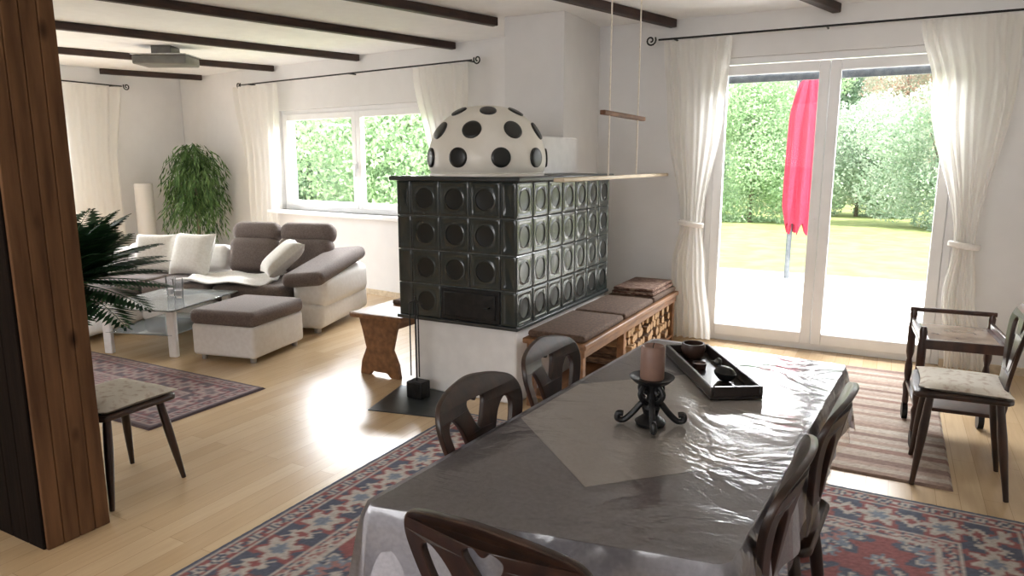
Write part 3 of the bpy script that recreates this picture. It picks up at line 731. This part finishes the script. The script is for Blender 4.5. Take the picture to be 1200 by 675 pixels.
# ---------------------------------------------------------------- serving trolley
t = thing('serving_trolley', 'dark wooden serving trolley with wheels behind the chair by the patio door', 'trolley', (.37, 4.36, .0), R(4))
tw2, td2 = .42, .52
for sx in (-1,1):
    for s2 in (-1,1):
        MB().lathe([(.012,.09),(.018,.11),(.016,.16),(.022,.21),(.014,.24),(.02,.28),(.02,.33),(.013,.37),(.021,.41),(.021,.56),(.016,.60),(.019,.64),(.012,.665)], (sx*(tw2/2-.02), s2*(td2/2-.02), 0), 14).build('leg', TROLW, t)
        w = MB(); M = Matrix.Translation((sx*(tw2/2-.02), s2*(td2/2-.02), .05))@Matrix.Rotation(R(90),4,'Y')
        w.lathe([(.012,-.014),(.05,-.014),(.05,.014),(.012,.014)], seg=20, M=M); w.build('wheel', IRON, t)
tp = box(-tw2/2+.01,tw2/2-.01,-td2/2+.01,td2/2-.01,.56,.585).build('top_tray', TROLW, t, bevel=.005)
box(-tw2/2+.05,tw2/2-.05,-td2/2+.05,td2/2-.05,.583,.591).build('inlay', INLAY, tp, bevel=.003)
box(-tw2/2+.01,tw2/2-.01,-td2/2+.01,td2/2-.01,.22,.24).build('lower_shelf', TROLW, t, bevel=.005)
MB().tube([(-tw2/2,td2/2-.02,.665),(tw2/2,td2/2-.02,.665)], .013, 10).build('handle_rail', TROLW, t)
box(-tw2/2+.02,tw2/2-.02,-td2/2+.005,-td2/2+.03,.55,.60).build('front_rail', TROLW, t, bevel=.005)
for sx in (-1,1):
    box(sx*(tw2/2-.02)-.009, sx*(tw2/2-.02)+.009, -td2/2+.02, td2/2-.02, .585, .62).build('side_rail', TROLW, t, bevel=.004)

# ---------------------------------------------------------------- sofa group
SO = Vector((-4.3, 4.47, 0)); SR = R(18)
def sl(x, y, z=0):
    v = Matrix.Rotation(SR,3,'Z')@Vector((x,y,0)); return Vector((SO.x+v.x, SO.y+v.y, z))
t = thing('corner_sofa', 'corner sofa with taupe fabric seats on a white leather base', 'sofa', SO, SR)
box(-1.8,0,0,1.05,.05,.27).build('main_base', SOFAW, t, bevel=.05, seg=5)
box(-2.75,-1.79,-.75,1.05,.05,.27).build('wing_base', SOFAW, t, bevel=.05, seg=5)
box(-1.78,-1.08,-.02,.74,.26,.42).build('seat_cushion', SOFAT, t, bevel=.065, seg=5)
box(-1.07,-.36,-.02,.74,.26,.42).build('seat_cushion', SOFAT, t, bevel=.065, seg=5)
box(-2.52,-1.79,-.77,.74,.26,.42).build('wing_seat', SOFAT, t, bevel=.065, seg=5)
box(-.30,.02,.02,1.04,.22,.52).build('arm_panel', SOFAW, t, bevel=.08, seg=5)
m = MB(); M = Matrix.Translation((-.17,.50,.54))@Matrix.Rotation(R(7),4,'X')@Matrix.Rotation(R(-6),4,'Y')
m.box(-.20,.20,-.54,.5,-.055,.075,M); m.build('armrest', SOFAT, t, bevel=.062, seg=6)
for a, b in ((-1.36,-.85),(-.84,-.27)):
    M = Matrix.Translation(((a+b)/2,.80,.40))@Matrix.Rotation(R(-14),4,'X')
    br = MB().box(a-(a+b)/2, b-(a+b)/2, -.10,.10,0,.36,M).build('backrest', SOFAT, t, bevel=.085, seg=6)
    M2 = M@Matrix.Translation((0,.02,.32))@Matrix.Rotation(R(-8),4,'X')
    MB().box(a-(a+b)/2, b-(a+b)/2, -.11,.10,0,.20,M2).build('headrest', SOFAT, br, bevel=.09, seg=6)
M = Matrix.Translation((-1.95,.82,.38))@Matrix.Rotation(R(-12),4,'X')
MB().box(-.58,.58,-.1,.12,0,.30,M).build('corner_backrest', SOFAW, t, bevel=.09, seg=6)
box(-2.78,-2.53,-.74,1.04,.25,.62).build('wing_backrest', SOFAW, t, bevel=.09, seg=6)
for x,y in ((-.1,.1),(-.1,.95),(-1.7,.1),(-2.65,-.65),(-1.9,-.65),(-2.65,.95)):
    MB().lathe([(.03,0),(.035,.052)], (x,y,0), 12).build('foot', STEEL, t)
box(-1.3,-.32,.9,1.05,.25,.62).build('back_panel', SOFAW, t, bevel=.05, seg=4)
def pillow(label, p, rx, rz, w=.46, m_=PILLOW):
    o = thing('throw_pillow', label, 'pillow', p, rz)
    MB().pillow(w, w*.95, .17, 16, Matrix.Translation((0,0,w*.42))@Matrix.Rotation(R(rx),4,'X')).build('cover', m_, o)
    return o
pillow('ivory throw pillow at the far left of the sofa corner', sl(-2.03,.58,.43), 72, SR+.15, .42)
pillow('larger ivory throw pillow leaning beside the taupe backrest', sl(-1.58,.52,.43), 66, SR-.1, .45)
pillow('cream throw pillow leaning on the right sofa armrest', sl(-.56,.38,.43), 40, SR-.9, .46)
vs=[]; fs=[]
nx_, ny_ = 24, 20
for i in range(nx_+1):
    for j in range(ny_+1):
        s=i/nx_; q=j/ny_; x=-1.45+.85*s+.05*math.sin(5*q); y=-.02+.62*q+.03*math.sin(7*s)
        vs.append((x,y,.432+.014*math.sin(11*s+4*q)+.01*math.sin(17*q+3*s)+.012))
for i in range(nx_):
    for j in range(ny_): k=i*(ny_+1)+j; fs.append((k,k+ny_+1,k+ny_+2,k+1))
o = MB().add(vs,fs).build('throw_blanket', THROW); o.location = SO; o.rotation_euler.z = SR; md=o.modifiers.new('s','SOLIDIFY'); md.thickness=.012
tag(o, 'crumpled white throw spread over the taupe sofa seat', 'blanket')
t = thing('ottoman', 'square footstool with taupe top and white leather sides', 'ottoman', (-4.44, 3.80, 0), R(12))
box(-.28,.28,-.33,.33,.04,.29).build('base', SOFAW, t, bevel=.03, seg=4)
box(-.29,.29,-.34,.34,.28,.40).build('cushion', SOFAT, t, bevel=.045, seg=5)
for sx in (-1,1):
    for s2 in (-1,1): MB().lathe([(.022,0),(.026,.045)], (sx*.22,s2*.27,0), 12).build('foot', STEEL, t)
t = thing('coffee_table', 'low two tier glass coffee table with pale legs beside the ottoman', 'coffee table', (-5.22, 3.66, 0), R(17))
box(-.36,.36,-.44,.44,.375,.387).build('glass_top', TGLASS, t, bevel=.003)
box(-.30,.30,-.38,.38,.17,.18).build('glass_shelf', TGLASS, t, bevel=.003)
for sx in (-1,1):
    for s2 in (-1,1):
        l = box(sx*.29-.035,sx*.29+.035,s2*.36-.02,s2*.36+.02,0,.365).build('leg', SOFAW, t, bevel=.008)
        MB().lathe([(.03,.365),(.03,.375)], (sx*.29,s2*.36,0), 16).build('leg_cap', STEEL, l)
for i,(dx_,dy_) in enumerate(((-.06,.12),(.06,.05))):
    v = Matrix.Rotation(R(17),3,'Z')@Vector((dx_,dy_,0))
    o = thing('candle_glass', ['clear candle glass on the coffee table, closer to the sofa corner','clear candle glass on the coffee table, closer to the ottoman'][i], 'glass', (-5.22+v.x,3.66+v.y,.3875))
    MB().lathe([(.03,0),(.035,.01),(.042,.16),(.039,.16),(.032,.015),(.004,.012)], seg=20).build('glass', PGLASS, o)
    MB().lathe([(.03,.014),(.034,.06),(.004,.06)], seg=18).build('wax', POTW, o)
pL = atx(170, 240, -8.5)
t = thing('floor_lamp', 'white paper column floor lamp beside the corner plant', 'lamp', (-8.5, pL.y, 0))
MB().lathe([(.13,0),(.13,.03),(.02,.032)], seg=28).build('base', POTW, t)
sh = [(.108+.004*(i%2), .03+1.2*i/30) for i in range(31)]
MB().lathe(sh, seg=28).build('shade', PAPER, t, angle=80)
t = thing('ceiling_lamp', 'square grey frosted ceiling lamp between the beams', 'ceiling lamp', (-6.62, 4.85, ZC), R(28))
box(-.1,.1,-.1,.1,-.085,0).build('mount', LAMPG, t, bevel=.005)
MB().box(-.27,.27,-.16,.16,-.185,-.095).build('shade', LAMPG, t, bevel=.015, seg=3)
box(-.28,.28,-.17,.17,-.095,-.085).build('top_plate', STEEL, t, bevel=.003)

# ---------------------------------------------------------------- plants
def leaf_mesh(n, blobs, size, aspect=.5, droop=0.0, shell=.55):
    bl = np.array(blobs, float); vol = bl[:,3]*bl[:,4]*bl[:,5]; pr = vol**.67; pr /= pr.sum()
    idx = np.random.choice(len(bl), n, p=pr); B = bl[idx]
    d = np.random.randn(n,3); d /= np.linalg.norm(d,axis=1)[:,None]
    r = shell+(1-shell)*np.random.rand(n)**.6
    c = B[:,:3]+d*B[:,3:6]*r[:,None]
    c[:,2] = np.maximum(c[:,2], .03)
    t = np.random.randn(n,3); t[:,2] -= droop*2; t /= np.linalg.norm(t,axis=1)[:,None]
    q = np.random.randn(n,3); q -= t*(q*t).sum(1)[:,None]; q /= np.linalg.norm(q,axis=1)[:,None]
    s = size*(.6+.8*np.random.rand(n))[:,None]
    v = np.stack([c-t*s, c+q*s*aspect, c+t*s, c-q*s*aspect],1).reshape(-1,3)
    return v.tolist(), [tuple(range(4*i,4*i+4)) for i in range(n)]
def tree_like(name, label, cat, loc, blobs, n, size, m_, trunk, group=None, aspect=.5):
    t = thing(name, label, cat, loc, 0, group)
    v, f = leaf_mesh(n, blobs, size, aspect, shell=.4); MB().add(v,f).build('foliage', m_, t)
    top, rad = trunk
    tb = MB(); tb.tube([(0,0,-.02),(.03,.02,top*.4),(-.02,0,top)], [rad,rad*.8,rad*.4], 8)
    for k in range(4):
        a = k*1.6; tb.tube([(0,0,top*.5),(.3*math.cos(a)*top*.5,.3*math.sin(a)*top*.5,top*.95)], [rad*.4,rad*.12], 6)
    tb.build('trunk', TRUNK, t); return t
def blobs(n, rx, ry, h0, h1, r):
    out = []
    for k in range(n):
        z = h0+(h1-h0)*(k+random.random())/n; out.append((random.uniform(-rx,rx), random.uniform(-ry,ry), z, r*random.uniform(.7,1.2), r*random.uniform(.7,1.2), r*random.uniform(.65,1.1)))
    return out
GZ = -.12
t = thing('potted_tree', 'tall bushy potted plant with trailing narrow leaves in the far corner', 'plant', (-7.98, 6.10, 0))
fv = []; ff = []
for k in range(260):
    a = random.uniform(0,2*math.pi); z0 = random.uniform(.95,1.74); rr = random.uniform(.10,.42)*(1.05-.25*abs(z0-1.3)); up = random.uniform(.03,.14); dn = random.uniform(.25,.7)
    for i in range(17):
        s = (i+1)/17; p = Vector((rr*min(1,s*1.3)**.7*math.cos(a), rr*min(1,s*1.3)**.7*math.sin(a), z0+up*math.sin(min(1,s*1.6)*math.pi/2)-dn*s**1.6))
        tdir = Vector((math.cos(a)*.3+random.uniform(-.45,.45), math.sin(a)*.3+random.uniform(-.45,.45), -.9*s-.2)).normalized()
        sd_ = tdir.cross(Vector((random.uniform(-1,1),random.uniform(-1,1),.6))).normalized(); L_ = random.uniform(.08,.13)
        b0 = len(fv); fv += [tuple(p), tuple(p+tdir*L_*.5+sd_*.009), tuple(p+tdir*L_), tuple(p+tdir*L_*.5-sd_*.009)]; ff.append((b0,b0+1,b0+2,b0+3))
MB().add(fv,ff).build('foliage', FICUS, t)
MB().tube([(0,0,.3),(.03,0,.7),(0,.02,1.2),(.02,0,1.6)], [.03,.025,.02,.008], 8).build('trunk', TRUNK, t)
MB().lathe([(.16,0),(.22,.32),(.235,.33),(.235,.36),(.2,.36),(.19,.3)], seg=28).build('pot', POTW, t)
MB().lathe([(.02,.28),(.19,.3),(.02,.31)], seg=20).build('soil', SOIL, t)
pp = CAM+ray(72,318)*4.3
t = thing('potted_palm', 'dark green fan of palm fronds in a tall pot behind the pillar', 'plant', (pp.x, pp.y, .0135))
zc = pp.z
MB().lathe([(.13,0),(.10,.05),(.11,zc-.2),(.13,zc-.10),(.13,zc-.08),(.11,zc-.08),(.10,zc-.12)], seg=26).build('pot', POT, t)
MB().lathe([(.09,zc-.13),(.10,zc-.10),(.03,zc-.095)], seg=18).build('soil', SOIL, t)
for k in range(54):
    lay = k//18
    a = 2*math.pi*k/18+random.uniform(-.15,.15); ln = random.uniform(.56,.72); el = random.uniform(*((.0,.4),(.45,.85),(.85,1.3))[lay])
    pts = []
    for i in range(13):
        s = i/12; r_ = ln*s*math.cos(el*(1-.25*s)); z_ = ln*s*math.sin(el)-.24*s*s*ln*1.1
        pts.append(Vector((r_*math.cos(a), r_*math.sin(a), zc-.09+z_)))
    fb = MB(); fb.tube(pts, [.006*(1-.8*i/12) for i in range(13)], 5)
    side = Vector((-math.sin(a), math.cos(a), 0))
    for i in range(2,13):
        p = pts[i]; tg = (pts[i]-pts[i-1]).normalized(); L_ = .20*math.sin(math.pi*(.15+.8*i/12))
        for h_ in (0,.5):
            pq = p-tg*(h_*ln/12)
            for sg in (1,-1):
                dv = (side*sg*.85+tg*.6+Vector((0,0,-.12))); tip = pq+dv*L_; mid = pq+dv*L_*.5; w_ = tg*.018
                fb.add([pq, mid-w_, tip, mid+w_], [(0,1,2,3)])
    fb.build('frond', PALMM, t)

# ---------------------------------------------------------------- garden
m = MB(); m.box(-2.35, 9, YD+.25, 10.9, -.2, GZ+.02); struct(m.build('patio', CONC))
m = MB(); m.box(-45, -2.35, 6.12, 60, -.4, GZ); m.box(-2.35, 40, 10.9, 60, -.4, GZ); struct(m.build('lawn', GRASS))
pb_ = atz(921, 330, GZ+.02)
t = thing('parasol', 'folded red cantilever parasol on a grey post in the garden', 'parasol', (pb_.x, pb_.y, GZ+.02))
m = MB(); m.box(-.3,.3,-.3,.3,0,.05); m.build('base', CONC, t, bevel=.02)
MB().tube([(0,0,.04),(0,0,2.72)], .035, 12).build('pole', ALU, t)
MB().tube([(0,0,2.65),(.10,-.08,2.74),(.15,-.13,2.66)], .022, 10).build('arm', ALU, t)
fold = MB(); nseg=64; rows_=26; vs=[]; fs=[]
for i in range(rows_+1):
    s=i/rows_; z=2.66-s*1.92; r_=.06+.155*min(1,s*4)**.5*(1-.35*max(0,s-.84)/.16)*(.84+.16*s)
    for k in range(nseg):
        a=2*math.pi*k/nseg; q=r_*(1+.2*math.sin(8*a+1.5*s))
        vs.append((.15+q*math.cos(a), -.13+q*math.sin(a), z+ (.08*math.sin(8*a) if i==rows_ else 0)))
for i in range(rows_):
    for k in range(nseg): k2=(k+1)%nseg; fs.append((i*nseg+k,(i+1)*nseg+k,(i+1)*nseg+k2,i*nseg+k2))
fs.append(tuple(range(nseg)))
fold.add(vs,fs); fold.build('canopy', REDC, t)
sh_l = ['round mixed green shrub behind the lawn, seen through the left door pane','pale flowering shrub behind the lawn, seen right of the parasol','reddish tipped shrub behind the lawn in the middle of the right pane','tall green shrub behind the lawn at the right edge of the door','leafy shrub half hidden by the left door curtain','low green shrub behind the parasol at the far edge of the lawn']
for i,(u,dist,hh,mm) in enumerate(((878,20,4.6,FOL1),(1003,23.6,3.8,FOL3),(1050,31,7.4,FOL4),(1098,20,4.0,FOL3),(832,24.5,5.4,FOL2),(940,27.5,5.6,FOL1))):
    p = aty(u,250,dist); tree_like('garden_shrub', sh_l[i], 'shrub', (p.x,p.y,GZ), blobs(15,1.15,.5,.25,hh-.7,.92), 30000, .048, mm, (hh*.7,.06), 'shrubs along the lawn')
tl_ = ['grey green tree behind the left living room window pane','bright green tree behind the right living room window pane','darker green tree standing between the window trees','tall dark tree rising behind the shrubs left of the parasol','tall dark tree rising behind the reddish shrub','tall reddish tree behind the right end of the shrubs','wide tree behind the far left of the living window','tall tree behind the stove side of the living window']
for i,(u,dist,hh,mm) in enumerate(((358,16.5,4.8,FOL2),(470,12.5,4.1,FOL1),(415,21,6.2,FOL2),(870,35,8.8,FOL2),(985,40,9.8,FOL2),(1095,35.5,9.0,FOL4),(320,25,6.6,FOL2),(545,17.5,5.6,FOL1))):
    k = 1.45 if dist > 30 else 1.05
    p = aty(u,190,dist); tree_like('garden_tree', tl_[i], 'tree', (p.x,p.y,GZ), blobs(16,1.4*k,.9*k,.3,hh-.9*k,1.12*k), 32000, .054*k, mm, (hh*.75,.09), 'trees behind the garden')

# ---------------------------------------------------------------- light
w = bpy.data.worlds.new('World'); sc.world = w; w.use_nodes = True
bg = w.node_tree.nodes['Background']; bg.inputs[0].default_value = (.95,.97,1,1); bg.inputs[1].default_value = 2.8
def sun(e, rot, ang):
    l = bpy.data.lights.new('sun','SUN'); l.energy = e; l.angle = R(ang); l.color = (1,.97,.92)
    o = bpy.data.objects.new('sun', l); COL.objects.link(o); o.rotation_euler = rot
sd = Vector((-.45,.30,-.84))
sun(10, sd.to_track_quat('-Z','Y').to_euler(), 2)
def area(name, loc, tgt, sx, sy_, e, col=(1,1,1)):
    l = bpy.data.lights.new(name,'AREA'); l.shape='RECTANGLE'; l.size=sx; l.size_y=sy_; l.energy=e; l.color=col
    o = bpy.data.objects.new(name, l); COL.objects.link(o); o.location = loc
    o.rotation_euler = (Vector(tgt)-Vector(loc)).to_track_quat('-Z','Y').to_euler()
area('door_fill_light', (-.2,7.6,3.1), (-.6,3.6,1.0), 3.2, 1.2, 480, (.96,.98,1))  # added lamp outside above the door, boosts daylight and the table glare
area('window_fill_light', (-5.9,7.5,2.8), (-5.0,4.0,1.4), 3.0, 1.15, 540, (.96,.98,1))  # added lamp outside above the view, gives the floor its window glare
area('left_fill_light', (-10.6,3.6,3.0), (-6,3.6,.4), 2.6, 1.8, 780, (.96,.98,1))  # added lamp outside the left opening, strengthens the daylight coming in
area('rear_fill_light', (-2.5,-2.8,2.0), (-3,4,1.2), 5.0, 1.2, 90, (.98,.98,1))  # added fill behind the camera, no window in that wall

# ---------------------------------------------------------------- camera
cam = bpy.data.cameras.new('camera'); cam.sensor_width = 36; cam.lens = F/1200*36; cam.clip_start = .05
co = bpy.data.objects.new('camera', cam); COL.objects.link(co); co.location = CAM; co.rotation_euler = (R(90)-TH, 0, YAW)
sc.camera = co
sc.view_settings.view_transform = 'Standard'
sc.view_settings.exposure = .38
